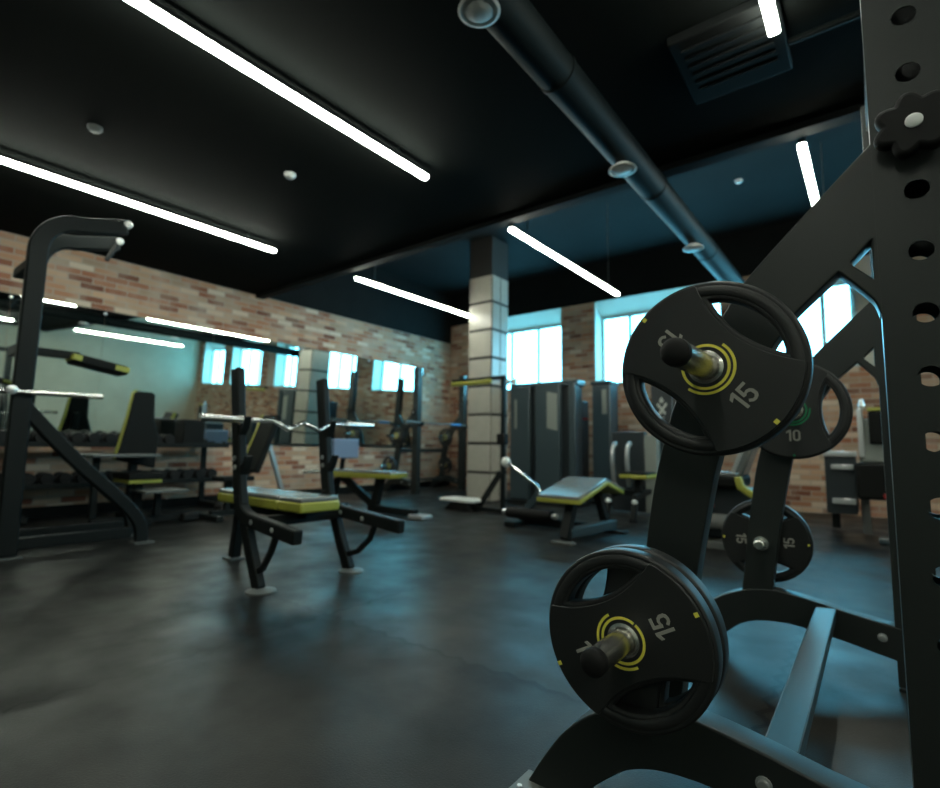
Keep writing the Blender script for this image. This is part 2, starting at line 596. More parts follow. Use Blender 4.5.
light_labels = {
    (0, 1): 'glowing strip light above the curved-top cable frame by the mirror wall',
    (1, 1): 'longest glowing strip light, top left under the low black ceiling',
    (2, 1): 'glowing strip light at the top edge right of the ceiling duct',
    (0, 2): 'glowing strip light left of the tiled column, under the high ceiling',
    (1, 2): 'glowing strip light just right of the tiled column, under the high ceiling',
    (2, 2): 'short-looking glowing strip light beside the near rack arm, right of the duct',
}
for i, (x, nm) in enumerate(ROWS):
    for j, y in enumerate((-2.5, 1.63, 5.82)):  # rearmost ones are unseen, added to brighten the rack and plate faces
        if j == 0 and i < 2:
            continue
        o = light_fixture()
        y += {(0, 1): 0.17, (0, 2): 0.07, (1, 2): -0.03}.get((i, j), 0.0)
        o.location = (x, y, TUBE_Z)
        o['label'] = light_labels.get((i, j), 'strip light, row %s' % (
            {0: 'nearest the mirror wall', 1: 'second from the mirror wall', 2: 'third from the mirror wall', 3: 'farthest from the mirror wall'}[i] + (
                ', added unseen at the rear' if j == 0 else ', middle length, mirrored' if j == 1 else ', window end, mirrored')))
        top = ZC if y < YSTEP else ZC2
        hm = MB()
        for d in (-1.1, 1.1):
            hm.rod([(0, d, 0.05), (0, d, top - TUBE_Z)], 0.006, 8)
        hm.build('hanger', 'steel_grey', o, split=True)

# ------------------------------------------------------------------ duct with disc valves
DXX, DZ, DR = -1.40, 3.145, 0.118
mb = MB()
mb.rod([(DXX, WY2 + 0.1, DZ), (DXX, WY - 0.01, DZ)], DR, 28)
for y in (-1.5, 0.6, 2.6, 4.3, 6.1, 7.9):
    mb.lathe([(DR, -0.02), (DR + 0.006, -0.018), (DR + 0.006, 0.018), (DR, 0.02)], (DXX, y, DZ), (0, 1, 0), 28)
duct = tag(mb.build('air_duct', 'duct'), 'round black ventilation duct running under the ceiling toward the windows', 'duct')
for i, y in enumerate((1.82, 3.62, 5.55, 7.40)):
    if i == 0:
        vt = thing('disc_valve', (DXX, y, DZ - DR), 'x', 'air vent', 'disc valves under the duct')
        MB().lathe([(0.062, 0.0), (0.068, -0.01), (0.10, -0.03), (0.104, -0.038), (0.09, -0.042), (0.08, -0.03)], (0, 0, 0), (0, 0, 1), 28).build('valve_ring', 'white', vt)
        MB().lathe([(0.012, -0.03), (0.06, -0.036), (0.066, -0.043), (0.045, -0.05), (0.005, -0.052)], (0, 0, 0), (0, 0, 1), 28).build('valve_disc', 'white', vt)
        v0 = vt
    else:
        vt = dup(v0)
    vt.location = (DXX, y, DZ - DR)
    vt['label'] = ['pale round air valve under the duct, at the top edge of the photo',
                   'pale round air valve under the duct, the middle one',
                   'pale round air valve under the duct, lower one beside the step in the ceiling',
                   'pale round air valve under the duct, hidden behind the big upper weight plate'][i]
# ceiling air unit
ac = thing('ceiling_air_unit', (-0.56, 3.2, ZC), 'black square air unit in the low ceiling right of the duct', 'air conditioner')
MB().box(-0.28, 0.28, -0.32, 0.32, -0.06, 0.0).build('housing', 'black_wall', ac, bevel=0.01)
gm = MB()
for k in range(6):
    gm.box(-0.22, 0.22, -0.24 + k * 0.08, -0.205 + k * 0.08, -0.07, -0.058)
gm.build('grille', 'black_wall', ac)
MB().rod([(0.28, 0.1, -0.03), (0.9, 0.1, -0.03)], 0.02, 10).build('pipe', 'duct', ac)
for k, (x, y, z, lb) in enumerate(((-3.97, 2.44, ZC, 'small pale smoke detector on the low ceiling between the two left strip lights'),
                                   (-4.56, 1.15, ZC, 'small dim smoke detector on the low ceiling near the left strip light'),
                                   (-1.25, 7.3, ZC2, 'small pale smoke detector on the high ceiling right of the duct'))):
    tag(MB().lathe([(0.05, 0.0), (0.05, -0.015), (0.035, -0.035), (0.01, -0.04)], (0, 0, 0), (0, 0, 1), 20).build('smoke_detector', 'white' if k != 1 else 'steel_grey'),
        lb, 'smoke detector', 'smoke detectors').location = (x, y, z)

# ------------------------------------------------------------------ power rack (near, foreground) and its twin by the wall
Y1 = 1.28        # front face of the near frame
FD = 0.06        # tube depth
SPAN = 1.36
ORG = (0.088, Y1 + FD / 2, 0.0)


def holes_upright(name, parent):
    """perforated square tube: front and back walls with round holes"""
    mb = MB()
    x0, x1, zt = -0.065, 0.065, 2.36
    y0, y1 = -FD / 2, FD / 2 + 0.045
    hr, pitch, z00 = 0.0195, 0.1215, 0.92
    zs = []
    k = -7
    while z00 + pitch * k < zt - 0.06:
        if z00 + pitch * k > 0.35:
            zs.append(z00 + pitch * k)
        k += 1
    n = 24
    for y, yi in ((y0, y0 + 0.004), (y1, y1 - 0.004)):
        edge = [0.0]
        for a, b in zip(zs[:-1], zs[1:]):
            edge.append((a + b) / 2)
        edge = [0.0, zs[0] - pitch / 2] + edge[1:] + [zs[-1] + pitch / 2, zt]
        mb.add([(x0, y, edge[0]), (x1, y, edge[0]), (x1, y, edge[1]), (x0, y, edge[1])], [(0, 1, 2, 3)])
        mb.add([(x0, y, edge[-2]), (x1, y, edge[-2]), (x1, y, edge[-1]), (x0, y, edge[-1])], [(0, 1, 2, 3)])
        for i, zc in enumerate(zs):
            za, zb = edge[i + 1], edge[i + 2]
            out, inn, ins = [], [], []
            for q in range(n):
                an = 2 * math.pi * q / n
                c, s = math.cos(an), math.sin(an)
                hx, hz = x1, (zb - za) / 2
                t = min(hx / abs(c) if abs(c) > 1e-6 else 9, hz / abs(s) if abs(s) > 1e-6 else 9)
                out.append((c * t, y, (za + zb) / 2 + s * t))
                inn.append((c * hr, y, zc + s * hr))
                ins.append((c * hr, yi, zc + s * hr))
            # snap the four rays nearest the corners onto the corners
            for sx_ in (-1, 1):
                for sz_ in (-1, 1):
                    tgt = Vector((x1 * sx_, y, (za + zb) / 2 + hz * sz_))
                    j = min(range(n), key=lambda q: (Vector(out[q]) - tgt).length)
                    out[j] = tuple(tgt)
            fs = [(q, (q + 1) % n, n + (q + 1) % n, n + q) for q in range(n)]
            fs += [(n + q, n + (q + 1) % n, 2 * n + (q + 1) % n, 2 * n + q) for q in range(n)]
            mb.add(out + inn + ins, fs)
    mb.add([(x0, y0, 0), (x0, y1, 0), (x0, y1, zt), (x0, y0, zt)], [(0, 1, 2, 3)])
    mb.add([(x1, y0, 0), (x1, y1, 0), (x1, y1, zt), (x1, y0, zt)], [(0, 1, 2, 3)])
    mb.add([(x0, y0, zt), (x1, y0, zt), (x1, y1, zt), (x0, y1, zt)], [(0, 1, 2, 3)])
    o = mb.build(name, 'frame', parent)
    return o


def rack(label):
    t = thing('power_rack', ORG, label, 'power rack', 'power racks')
    g = lambda p: (p[0] - ORG[0], p[1])
    left = smooth_line([(-0.505, 0.25), (-0.478, 0.45), (-0.450, 0.66), (-0.420, 0.84), (-0.372, 1.01), (-0.317, 1.115), (-0.262, 1.205), (-0.213, 1.278), (-0.10, 1.397), (0.024, 1.52)])
    right = [(0.024, 1.17)] + smooth_line([(0.026, 1.165), (0.017, 1.198), (0.0, 1.223), (-0.02, 1.248), (-0.042, 1.273)], 4) + \
        smooth_line([(-0.062, 1.254), (-0.125, 1.193), (-0.152, 1.153), (-0.178, 1.112), (-0.236, 1.0), (-0.285, 0.885), (-0.318, 0.74), (-0.352, 0.55), (-0.395, 0.25)])
    post = [g(p) for p in left + right]
    tri = [g(p) for p in [(-0.024, 1.287), (0.014, 1.328), (0.018, 1.326), (0.018, 1.240), (0.012, 1.240), (-0.022, 1.276)]]
    arch_out = smooth_line([(-0.78, 0.005), (-0.73, 0.085), (-0.67, 0.165), (-0.59, 0.232), (-0.475, 0.28), (-0.37, 0.292), (-0.23, 0.272), (-0.115, 0.248), (0.01, 0.228), (0.16, 0.20)])
    arch_in = smooth_line([(0.16, 0.085), (0.0, 0.115), (-0.16, 0.148), (-0.305, 0.170), (-0.385, 0.170), (-0.45, 0.160), (-0.51, 0.137), (-0.56, 0.099), (-0.61, 0.053), (-0.64, 0.005)])
    rail = [g(p) for p in arch_out + arch_in]
    for j in (0, 1):
        dy = j * SPAN
        flat('storage_post', [post, tri], FD - 0.004, 'frame', t, (0, -dy, 0), 0.004)
        flat('base_rail', [rail], FD + 0.016, 'frame', t, (0, -dy - 0.006, 0), 0.005)
        up = holes_upright('upright', t)
        up.location = (0, dy, 0)
        fm = MB()
        fm.box(-0.895, -0.70, dy - 0.10, dy + 0.01, 0.0, 0.008)
        fo = fm.build('foot_plate', 'steel_grey', t, bevel=0.002)
        b2 = MB()
        for bx in (-0.305, -0.105):
            bz = 0.215 - (bx + 0.305) * 0.16
            b2.lathe([(0.016, 0.0), (0.016, -0.003), (0.011, -0.004), (0.010, -0.011), (0.004, -0.012)], (bx, dy - FD / 2 - 0.003, bz), (0, 1, 0), 14)
        b2.lathe([(0.007, 0.0), (0.007, 0.004)], (-0.875, dy - 0.07, 0.008), (0, 0, 1), 10)
        b2.build('bolt', 'silver', t, split=True)
        MB().box(-0.065, 0.075, dy - 0.05, dy + 0.05, 0.0, 0.012).build('foot_plate', 'frame', t, bevel=0.002)
    MB().box(-0.318, -0.248, FD / 2 + 0.012, SPAN - FD / 2 + 0.004, 0.222, 0.262).build('crossbar', 'frame', t, bevel=0.004)
    MB().box(-0.05, 0.05, FD / 2, SPAN - FD / 2, 2.24, 2.34).build('top_beam', 'frame', t, bevel=0.004)
    # storage pegs: (x, z, y from, y to)
    pegs = ((-0.27 - ORG[0], 1.07, -0.035, -0.39), (-0.44 - ORG[0], 0.497, -0.035, -0.37),
            (-0.27 - ORG[0], 1.07, SPAN - 0.035, SPAN - 0.30), (-0.42 - ORG[0], 0.49, SPAN + 0.02, SPAN + 0.30))
    for x, z, ya, yb in pegs:
        s = 1 if yb > ya else -1
        L = abs(yb - ya)
        p = MB().lathe([(0.0345, 0.0), (0.0345, 0.012), (0.025, 0.013), (0.025, L - 0.022)], (x, ya, z), (0, s, 0), 32).build('storage_peg', 'peg', t)
        MB().lathe([(0.0255, L - 0.022), (0.0265, L - 0.016), (0.0255, L - 0.006), (0.020, L), (0.008, L + 0.003)], (x, ya, z), (0, s, 0), 32).build('peg_cap', 'rubber', p)
    st = MB().lathe([(0.030, 0.0), (0.030, 0.008), (0.021, 0.009), (0.021, 0.06), (0.016, 0.064)], (-0.42 - ORG[0], SPAN - FD / 2, 0.49), (0, -1, 0), 28).build('peg_end', 'peg', t)
    # star knob on the near upright
    kx, kz, ky = 0.0, 0.912 + 0.1215 * 5, -FD / 2
    out = []
    for q in range(84):
        an = 2 * math.pi * q / 84
        r = 0.0475 + 0.0072 * math.cos(an * 7 + 0.6)
        out.append((kx + r * math.cos(an), kz + r * math.sin(an)))
    kn = flat('star_knob', [out], 0.030, 'rubber', t, (0, 0.036 - ky, 0), 0.009)
    MB().lathe([(0.02, 0.0), (0.02, -0.03)], (kx, ky, kz), (0, 1, 0), 20).build('knob_stem', 'rubber', kn)
    MB().lathe([(0.0135, -0.049), (0.0135, -0.054), (0.011, -0.0555), (0.003, -0.056)], (kx, ky, kz), (0, 1, 0), 24).build('knob_cap', 'white', kn)
    return t


# ------------------------------------------------------------------ weight plates (local: disc in XZ, face toward -Y)
def weight_plate(ring, digits, label, group, r=0.178):
    t = thing('weight_plate', (0, 0, 0), label, 'weight plate', group)
    th = 0.040
    f = r / 0.178
    hole_a = []
    for s in (1, -1):
        lp = []
        for q in range(13):
            x = -0.102 + 0.204 * q / 12
            lp.append((x * f, s * (0.086 + 2.1 * x * x) * f))
        a0 = math.atan2(0.109, 0.102)
        for q in range(1, 14):
            an = a0 + (math.pi - 2 * a0) * q / 14
            rr = 0.1505
            lp.append((rr * math.cos(an) * f, s * rr * math.sin(an) * f))
        hole_a.append(lp)
    circ = lambda rr, n=96: [(rr * f * math.cos(2 * math.pi * q / n), rr * f * math.sin(2 * math.pi * q / n)) for q in range(n)]
    flat('plate_body', [circ(0.178), circ(0.027, 40)] + hole_a, th, 'plate', t, (0, 0, 0), 0.006)
    # raised rim
    MB().lathe([(0.152 * f, -th / 2 + 0.001), (0.154 * f, -th / 2 - 0.003), (0.158 * f, -th / 2 - 0.005), (0.168 * f, -th / 2 - 0.005),
                (0.173 * f, -th / 2 - 0.002), (0.174 * f, -th / 2 + 0.002)], (0, 0, 0), (0, 1, 0), 96, closed=True).build('rim', 'plate', t)
    # raised centre band that runs out over the rim
    band = []
    for q in range(25):
        x = -0.172 + 0.344 * q / 24
        y = 0.080 + 2.1 * x * x
        if math.hypot(x, y) > 0.1745:
            a = math.atan2(y, x)
            x, y = 0.1745 * math.cos(a), 0.1745 * math.sin(a)
        band.append((x * f, y * f))
    a1 = math.atan2(band[-1][1], band[-1][0])
    right_arc = [(0.1745 * f * math.cos(a1 * (1 - 2 * q / 16)), 0.1745 * f * math.sin(a1 * (1 - 2 * q / 16))) for q in range(1, 16)]
    top = band + right_arc
    lower = [(-x, -y) for x, y in band]
    left_arc = [(-x, -y) for x, y in right_arc]
    flat('centre_band', [top + lower + left_arc, circ(0.034, 40)], 0.011, 'plate_band', t, (0, th / 2 + 0.003, 0), 0.0018)
    yf = -th / 2 - 0.009
    MB().lathe([(0.026 * f, yf + 0.02), (0.026 * f, yf - 0.001), (0.030 * f, yf - 0.003), (0.035 * f, yf - 0.001), (0.036 * f, yf + 0.02)], (0, 0, 0), (0, 1, 0), 48, closed=True).build('hub_ring', 'peg', t)

    def ring_arc(r0, r1, a0, a1):
        n = 48
        pts = [(r1 * f * math.cos(R(a0 + (a1 - a0) * q / n)), r1 * f * math.sin(R(a0 + (a1 - a0) * q / n))) for q in range(n + 1)]
        pts += [(r0 * f * math.cos(R(a1 + (a0 - a1) * q / n)), r0 * f * math.sin(R(a1 + (a0 - a1) * q / n))) for q in range(n + 1)]
        return pts
    for lp in (ring_arc(0.0425, 0.048, -150, 205), ring_arc(0.053, 0.0585, -85, 95)):
        flat('ring_mark', [lp], 0.0012, ring, t, (0, -yf + 0.0006, 0))
    for sg in (1, -1):
        flat('rim_mark', [[(sg * 0.1655 * f, -0.0045), (sg * 0.174 * f, -0.0045), (sg * 0.174 * f, 0.0045), (sg * 0.1655 * f, 0.0045)]], 0.0012, ring, t, (0, -yf + 0.0006, 0))
    hgt = 0.042 * f
    for sg in (1, -1):
        loops = []
        off = -0.46
        for ch in digits:
            for lp in GLYPH[ch]:
                # glyph right -> +local z, glyph up -> -local x (tops toward the hub)
                loops.append([(sg * (0.116 * f - gy * hgt), sg * (gx + off) * hgt) for gx, gy in lp])
            off += 0.42 if ch == '1' else 0.7
        flat('number', loops, 0.0012, 'digits', t, (0, -yf + 0.0008, 0))
    return t


p15 = weight_plate('yellow', '15', 'black 15 weight plate with yellow rings on the upper near storage peg', 'weight plates marked 15')
p10 = weight_plate('green', '10', 'black 10 weight plate with a green ring on the upper far storage peg', None, 0.200)


def put_plate(src, x, y, z, ang, label, first=False):
    o = src if first else dup(src)
    o.location = (x, y, z)
    o.rotation_euler = (0, -R(ang), 0)
    o['label'] = label
    return o


near = rack('black power rack in the foreground, perforated upright and curved plate-storage posts')
PX1, PZ1, PX2, PZ2 = -0.27, 1.07, -0.44, 0.497
put_plate(p15, PX1, 1.165, PZ1, -43, 'black 15 weight plate with yellow rings on the upper near storage peg', True)
put_plate(p15, PX2, 1.125, PZ2, 29 + 180, 'black 15 weight plate, front one of the pair on the lower near peg')
put_plate(p15, PX2, 1.178, PZ2, 65, 'black 15 weight plate behind the front one on the lower near peg')
put_plate(p10, PX1, Y1 + SPAN - 0.06, PZ1, -90, 'black 10 weight plate with a green ring on the upper far storage peg', True)
put_plate(p15, -0.42, Y1 + SPAN + 0.115, 0.49, 0, 'black 15 weight plate low down behind the far leaning post of the near rack')

wall_rack = dup(near)
wall_rack.location = (-6.75, 7.0, 0)
wall_rack['label'] = 'black power rack beside the mirror end of the brick wall, barbell across it'
for ch in [c for c in bpy.data.objects if c.parent == wall_rack and c.name.startswith('top_beam')]:
    bpy.data.objects.remove(ch)
MB().box(-0.50, -0.44, FD / 2, SPAN - FD / 2, 0.76, 0.84).build('rear_beam', 'frame', wall_rack, bevel=0.004)
dx, dy = -6.75 - ORG[0], 7.0 - ORG[1]
for (x, y, z, lb) in ((PX1, 1.165, PZ1, 'black weight plate on the upper near peg of the rack by the brick wall'),
                      (PX2, 1.16, PZ2, 'black weight plate on the lower near peg of the rack by the brick wall'),
                      (PX1, Y1 + SPAN - 0.06, PZ1, 'black weight plate on the upper far peg of the rack by the brick wall'),
                      (-0.42, Y1 + SPAN + 0.115, 0.49, 'black weight plate on the lower far peg of the rack by the brick wall')):
    o = put_plate(p15, x + dx, y + dy, z, 30, lb)
    o['group'] = 'plates on the rack by the brick wall'


def barbell(label, cat='barbell'):
    """straight bar along Y, centre at origin"""
    t = thing('barbell', (0, 0, 0), label, cat)
    MB().rod([(0, -0.66, 0), (0, 0.66, 0)], 0.014).build('shaft', 'steel_grey', t)
    for s in (-1, 1):
        MB().lathe([(0.03, 0.66), (0.03, 0.68), (0.025, 0.681), (0.025, 1.06)], (0, 0, 0), (0, s, 0), 20).build('sleeve', 'steel_grey', t)
    return t


bb = barbell('steel barbell with a blue grip racked across the wall power rack')
bb.location = (-6.66, 7.0 + SPAN / 2, 1.32)
MB().rod([(0, 0.22, 0), (0, 0.52, 0)], 0.024).build('grip_sleeve', 'blue', bb)
for k, yy in enumerate((7.0, 7.0 + SPAN)):
    h = tag(MB().path([(0.0, 0, -0.05), (0.105, 0, -0.05), (0.105, 0, 0.02)], 0.05, 0.03, (0, 1, 0)).build('bar_hook', 'steel_dark', bevel=0.004),
            ['black bar hook on the near upright of the rack by the brick wall', 'black bar hook on the far upright of the rack by the brick wall'][k], 'bar hook', 'bar hooks')
    h.location = (-6.75 + 0.066, yy, 1.32)


# ------------------------------------------------------------------ centre bench press station with a wavy bar
BX, BY = -3.0, 2.135
t = thing('bench_press_station', (BX, BY, 0), 'charcoal bench press station with a yellow-edged pad in the middle of the floor', 'bench')
O = (BX, BY, 0)
for y, nose in ((1.79, -2.64), (2.48, -2.50)):
    up = MB()
    up.path([(-3.43, y, 1.41), (-3.405, y, 1.22), (-3.365, y, 0.95), (-3.315, y, 0.62), (-3.28, y, 0.49)], 0.06, 0.095, (0, 1, 0))
    rl = MB()
    rl.path([(-3.30, y, 0.56), (-3.275, y, 0.475), (-3.225, y, 0.435), (-3.15, y, 0.415), (nose, y, 0.362)], 0.066, 0.085, (0, 1, 0))
    lg = MB()
    lg.path([(-3.22, y, 0.41), (-3.14, y, 0.24), (-3.02, y, 0.01)], 0.055, 0.08, (0, 1, 0))
    bc = MB()
    bc.path([(nose - 0.22, y, 0.35), (nose - 0.27, y, 0.25), (-2.99, y, 0.14), (-3.07, y, 0.10)] if nose < -2.6 else
            [(nose - 0.26, y, 0.35), (nose - 0.31, y, 0.25), (-2.93, y, 0.15), (-3.06, y, 0.11)], 0.03, 0.035, (0, 1, 0))
    up.build('upright', 'steel_dark', t, O, bevel=0.012)
    rl.build('side_rail', 'steel_dark', t, O, bevel=0.01)
    lg.build('leg', 'steel_dark', t, O, bevel=0.008)
    bc.build('brace', 'steel_dark', t, O, bevel=0.005)
    MB().lathe([(0.09, 0.0), (0.09, 0.008), (0.04, 0.02)], (-3.0, y, 0.0), (0, 0, 1), 24).build('foot_plate', 'steel_grey', t, O)
    hk = MB()
    for hx, hz in ((-3.33, 1.0), (-3.29, 0.74)):
        hk.prism([(hx, hz - 0.06), (hx + 0.05, hz + 0.0), (hx + 0.075, hz + 0.075), (hx + 0.055, hz + 0.08), (hx + 0.03, hz + 0.025), (hx, hz + 0.02)], 'xz', y - 0.025, y + 0.025)
    hk.build('bar_hook', 'steel_dark', t, O, bevel=0.003, split=True)
    bo = MB()
    for bx, bz in ((-3.345, 0.80), (-3.335, 0.74), (-3.1, 0.408), (-2.86, 0.385)):
        bo.lathe([(0.016, 0), (0.016, -0.006), (0.01, -0.010)], (bx, y - 0.03, bz), (0, 1, 0), 12)
    bo.build('bolt', 'silver', t, O, split=True)
MB().box(-3.20, -3.12, 1.82, 2.45, 0.36, 0.43).box(-4.02, -3.12, 2.095, 2.175, 0.385, 0.45).build('cross_frame', 'steel_dark', t, O, bevel=0.006)
MB().path([(-3.92, 2.135, 0.40), (-3.98, 2.135, 0.02)], 0.07, 0.07, (0, 1, 0)).build('leg', 'steel_dark', t, O, bevel=0.006)
MB().box(-4.04, -3.92, 2.07, 2.20, 0.0, 0.02).build('foot_plate', 'steel_grey', t, O, bevel=0.005)


def pad_pair(parent, O, x0, x1, y0, y1, z0, zt, names=('pad_side', 'pad_top'), top='vinyl_grey'):
    m = z0 + (zt - z0) * 0.72
    MB().box(x0, x1, y0, y1, z0, m).build(names[0], 'vinyl_yellow', parent, O, bevel=0.014)
    MB().box(x0 + 0.006, x1 - 0.006, y0 + 0.006, y1 - 0.006, m - 0.01, zt).build(names[1], top, parent, O, bevel=0.012)


pad_pair(t, O, -4.02, -3.205, 1.99, 2.30, 0.452, 0.55)
pad_pair(t, O, -3.195, -2.92, 1.99, 2.30, 0.452, 0.55)
zb = 1.055
ez = thing('curl_bar', (-3.29, 2.19, zb), 'chrome wavy curl bar lying on the hooks of the bench press station', 'curl bar')
pts = [(0, -0.44, 0), (0, -0.30, 0), (0.0, -0.20, 0.005), (0.01, -0.09, -0.055), (0.0, 0.04, 0.0), (0.01, 0.17, -0.055), (0, 0.28, 0.0), (0, 0.44, 0)]
MB().rod([(x, y, z) for x, y, z in pts], 0.016).build('shaft', 'chrome', ez)
for s in (-1, 1):
    MB().lathe([(0.032, 0.43), (0.032, 0.445), (0.025, 0.446), (0.025, 0.70), (0.018, 0.702)], (0, 0, 0), (0, s, 0), 20).build('sleeve', 'chrome', ez)

# ------------------------------------------------------------------ cable frame with curved top at the left edge
t = thing('pulldown_machine', (-5.3, 1.4, 0), 'tall dark frame machine with a curved top, cut by the left edge', 'exercise machine')
O = (-5.3, 1.4, 0)
for x, sh in ((-5.24, 0.0), (-5.74, 0.10)):
    pl = [(1.01, 0.02), (1.01, 1.2), (1.02, 2.2)] + [(1.02 + 0.26 - 0.26 * math.cos(R(a)), 2.42 + 0.30 * math.sin(R(a))) for a in range(0, 91, 10)] + [(1.62, 2.82)]
    MB().path([(x, y + sh, z) for y, z in pl], 0.07, 0.13, (1, 0, 0)).build('upright', 'steel_dark', t, O, bevel=0.012)
    MB().path([(x, 0.75 + sh, 0.105), (x, 1.85 + sh, 0.105)], 0.062, 0.09, (1, 0, 0)).build('base_rail', 'steel_dark', t, O, bevel=0.01)
    MB().path([(x, y + sh, z) for y, z in smooth_line([(1.02, 1.18), (1.40, 0.74), (1.72, 0.42), (1.86, 0.26), (1.92, 0.14), (1.93, 0.01)], 4)], 0.066, 0.10, (1, 0, 0)).build('brace', 'steel_dark', t, O, bevel=0.01)
    MB().box(x - 0.08, x + 0.08, 1.86 + sh, 2.02 + sh, 0.0, 0.012).build('foot_plate', 'steel_grey', t, O, bevel=0.003)
    MB().box(x - 0.06, x + 0.06, 0.92 + sh, 1.10 + sh, 0.0, 0.012).build('foot_plate', 'steel_grey', t, O, bevel=0.003)
    MB().lathe([(0.03, -0.05), (0.034, -0.045), (0.034, 0.045), (0.03, 0.05)], (x, 1.62 + sh, 2.84), (1, 0, 0), 20).build('pulley', 'silver', t, O)
MB().box(-5.74, -5.24, 0.97, 1.05, 2.28, 2.36).box(-5.74, -5.24, 0.97, 1.05, 0.28, 0.36).build('crossbeam', 'steel_dark', t, O, bevel=0.008, split=True)
MB().path([(-5.49, 1.02, 1.64), (-5.49, 1.42, 1.64)], 0.06, 0.07, (1, 0, 0)).box(-5.72, -5.26, 0.98, 1.05, 1.60, 1.68).build('pad_arm', 'steel_dark', t, O, bevel=0.006)
a_ = MB().path([(-5.49, 1.36, 1.615), (-5.49, 1.78, 1.545)], 0.22, 0.085, (1, 0, 0)).build('seat_pad', 'vinyl', t, O, bevel=0.02)
MB().path([(-5.49, 1.35, 1.622), (-5.49, 1.42, 1.610)], 0.225, 0.05, (1, 0, 0)).path([(-5.49, 1.67, 1.568), (-5.49, 1.785, 1.548)], 0.225, 0.05, (1, 0, 0)).build('pad_trim', 'vinyl_yellow', t, O, bevel=0.006, split=True)
MB().rod([(-5.18, 0.70, 1.27), (-5.18, 1.53, 1.275)], 0.021, 16).build('handle_bar', 'chrome', t, O)
MB().lathe([(0.012, 0.0), (0.034, 0.008), (0.034, 0.03), (0.012, 0.038)], (-5.145, 0.93, 1.28), (1, 0, 0), 18).build('knob', 'silver', t, O)
MB().rod([(-5.70, 1.70, 2.80), (-5.70, 1.62, 2.62)], 0.022, 12).build('hanging_grip', 'rubber', t, O)

# ------------------------------------------------------------------ dumbbell rack under the mirror
DXF = -7.18
t = thing('dumbbell_rack', (-7.4, 1.6, 0), 'long black two-tier dumbbell rack standing under the wall mirror', 'rack')
O = (-7.4, 1.6, 0)
for z in (0.40, 0.86):
    MB().path([(-7.60, -0.8, z + 0.03), (-7.60, 3.68, z + 0.03)], 0.02, 0.06, (1, 0, 0)).path([(-7.40, -0.8, z), (-7.40, 3.68, z)], 0.40, 0.02, (1, 0, 0)).path([(DXF, -0.8, z + 0.0), (DXF, 3.68, z + 0.0)], 0.02, 0.06, (1, 0, 0)).build('shelf', 'steel_dark', t, O, bevel=0.004)
for y in (-0.7, 1.5, 3.55):
    MB().path([(-7.63, y, 0.02), (-7.63, y, 0.95)], 0.07, 0.05, (0, 1, 0)).path([(-7.62, y, 0.05), (-7.16, y, 0.05)], 0.07, 0.07, (0, 1, 0)).build('post', 'steel_dark', t, O, bevel=0.006)


def dumbbell():
    t = thing('dumbbell', (0, 0, 0), 'x', 'dumbbell', 'dumbbells on the rack')
    MB().rod([(-0.075, 0, 0), (0.075, 0, 0)], 0.016, 12).build('handle', 'peg', t)
    for s in (-1, 1):
        MB().lathe([(0.045, 0.055), (0.062, 0.062), (0.066, 0.075), (0.066, 0.125), (0.060, 0.138), (0.03, 0.140)], (0, 0, 0), (s, 0, 0), 18).build('head', 'rubber', t)
    return t


d0 = None
for z, tier in ((0.872, 'upper'), (0.412, 'lower')):
    n = 19 if tier == 'upper' else 20
    for k in range(n):
        y = 3.50 - 0.165 * k - (0.58 if tier == 'upper' else 0)
        d = d0 = dumbbell() if d0 is None else dup(d0)
        d.location = (-7.36, y, z + 0.066)
        d['label'] = 'black round-headed dumbbell in the %s row of the rack under the mirror' % tier
        d['group'] = 'dumbbells in the %s row of the rack' % tier
d = dup(d0)
d.location = (-6.9, 3.55, 0.067)
d.rotation_euler = (0, 0, R(60))
d['label'] = 'black dumbbell lying on the floor beside the right end of the dumbbell rack'
del d['group']
bx = thing('storage_box', (-7.36, 3.22, 0.871), 'tall black box standing on the upper shelf at the right end of the dumbbell rack', 'box')
MB().box(-0.13, 0.13, -0.14, 0.14, 0, 0.30).build('box_body', 'vinyl', bx, bevel=0.01)
MB().box(-0.135, 0.135, -0.145, 0.145, 0.30, 0.335).build('lid', 'rubber', bx, bevel=0.01)

# ------------------------------------------------------------------ shoulder press bench in front of the rack
t = thing('press_bench', (-6.55, 2.4, 0), 'black upright press bench with tapered backrest in front of the dumbbells', 'bench')
O = (-6.55, 2.4, 0)
bk = [(2.10, 0.70), (2.50, 0.60), (2.52, 0.95), (2.46, 1.15), (2.45, 1.44), (2.42, 1.47), (2.26, 1.47), (2.23, 1.44), (2.19, 1.15)]
MB().prism(bk, 'yz', -6.60, -6.53).build('backrest', 'vinyl', t, O, bevel=0.015)
MB().prism([(2.085, 0.70), (2.11, 0.70), (2.205, 1.15), (2.245, 1.44), (2.27, 1.48), (2.25, 1.485), (2.22, 1.45), (2.175, 1.15)], 'yz', -6.60, -6.545).build('backrest_piping', 'vinyl_yellow', t, O, bevel=0.006)
MB().box(-6.60, -6.12, 2.10, 2.44, 0.50, 0.57).build('seat', 'vinyl', t, O, bevel=0.012)
MB().box(-6.58, -6.14, 2.11, 2.43, 0.46, 0.50).build('seat_side', 'vinyl_yellow', t, O, bevel=0.006)
MB().box(-6.66, -6.18, 1.78, 2.42, 0.735, 0.765).build('arm_deck', 'steel_grey', t, O, bevel=0.008)
MB().box(-6.45, -6.0, 2.22, 2.66, 0.36, 0.385).build('step_plate', 'steel_grey', t, O, bevel=0.006)
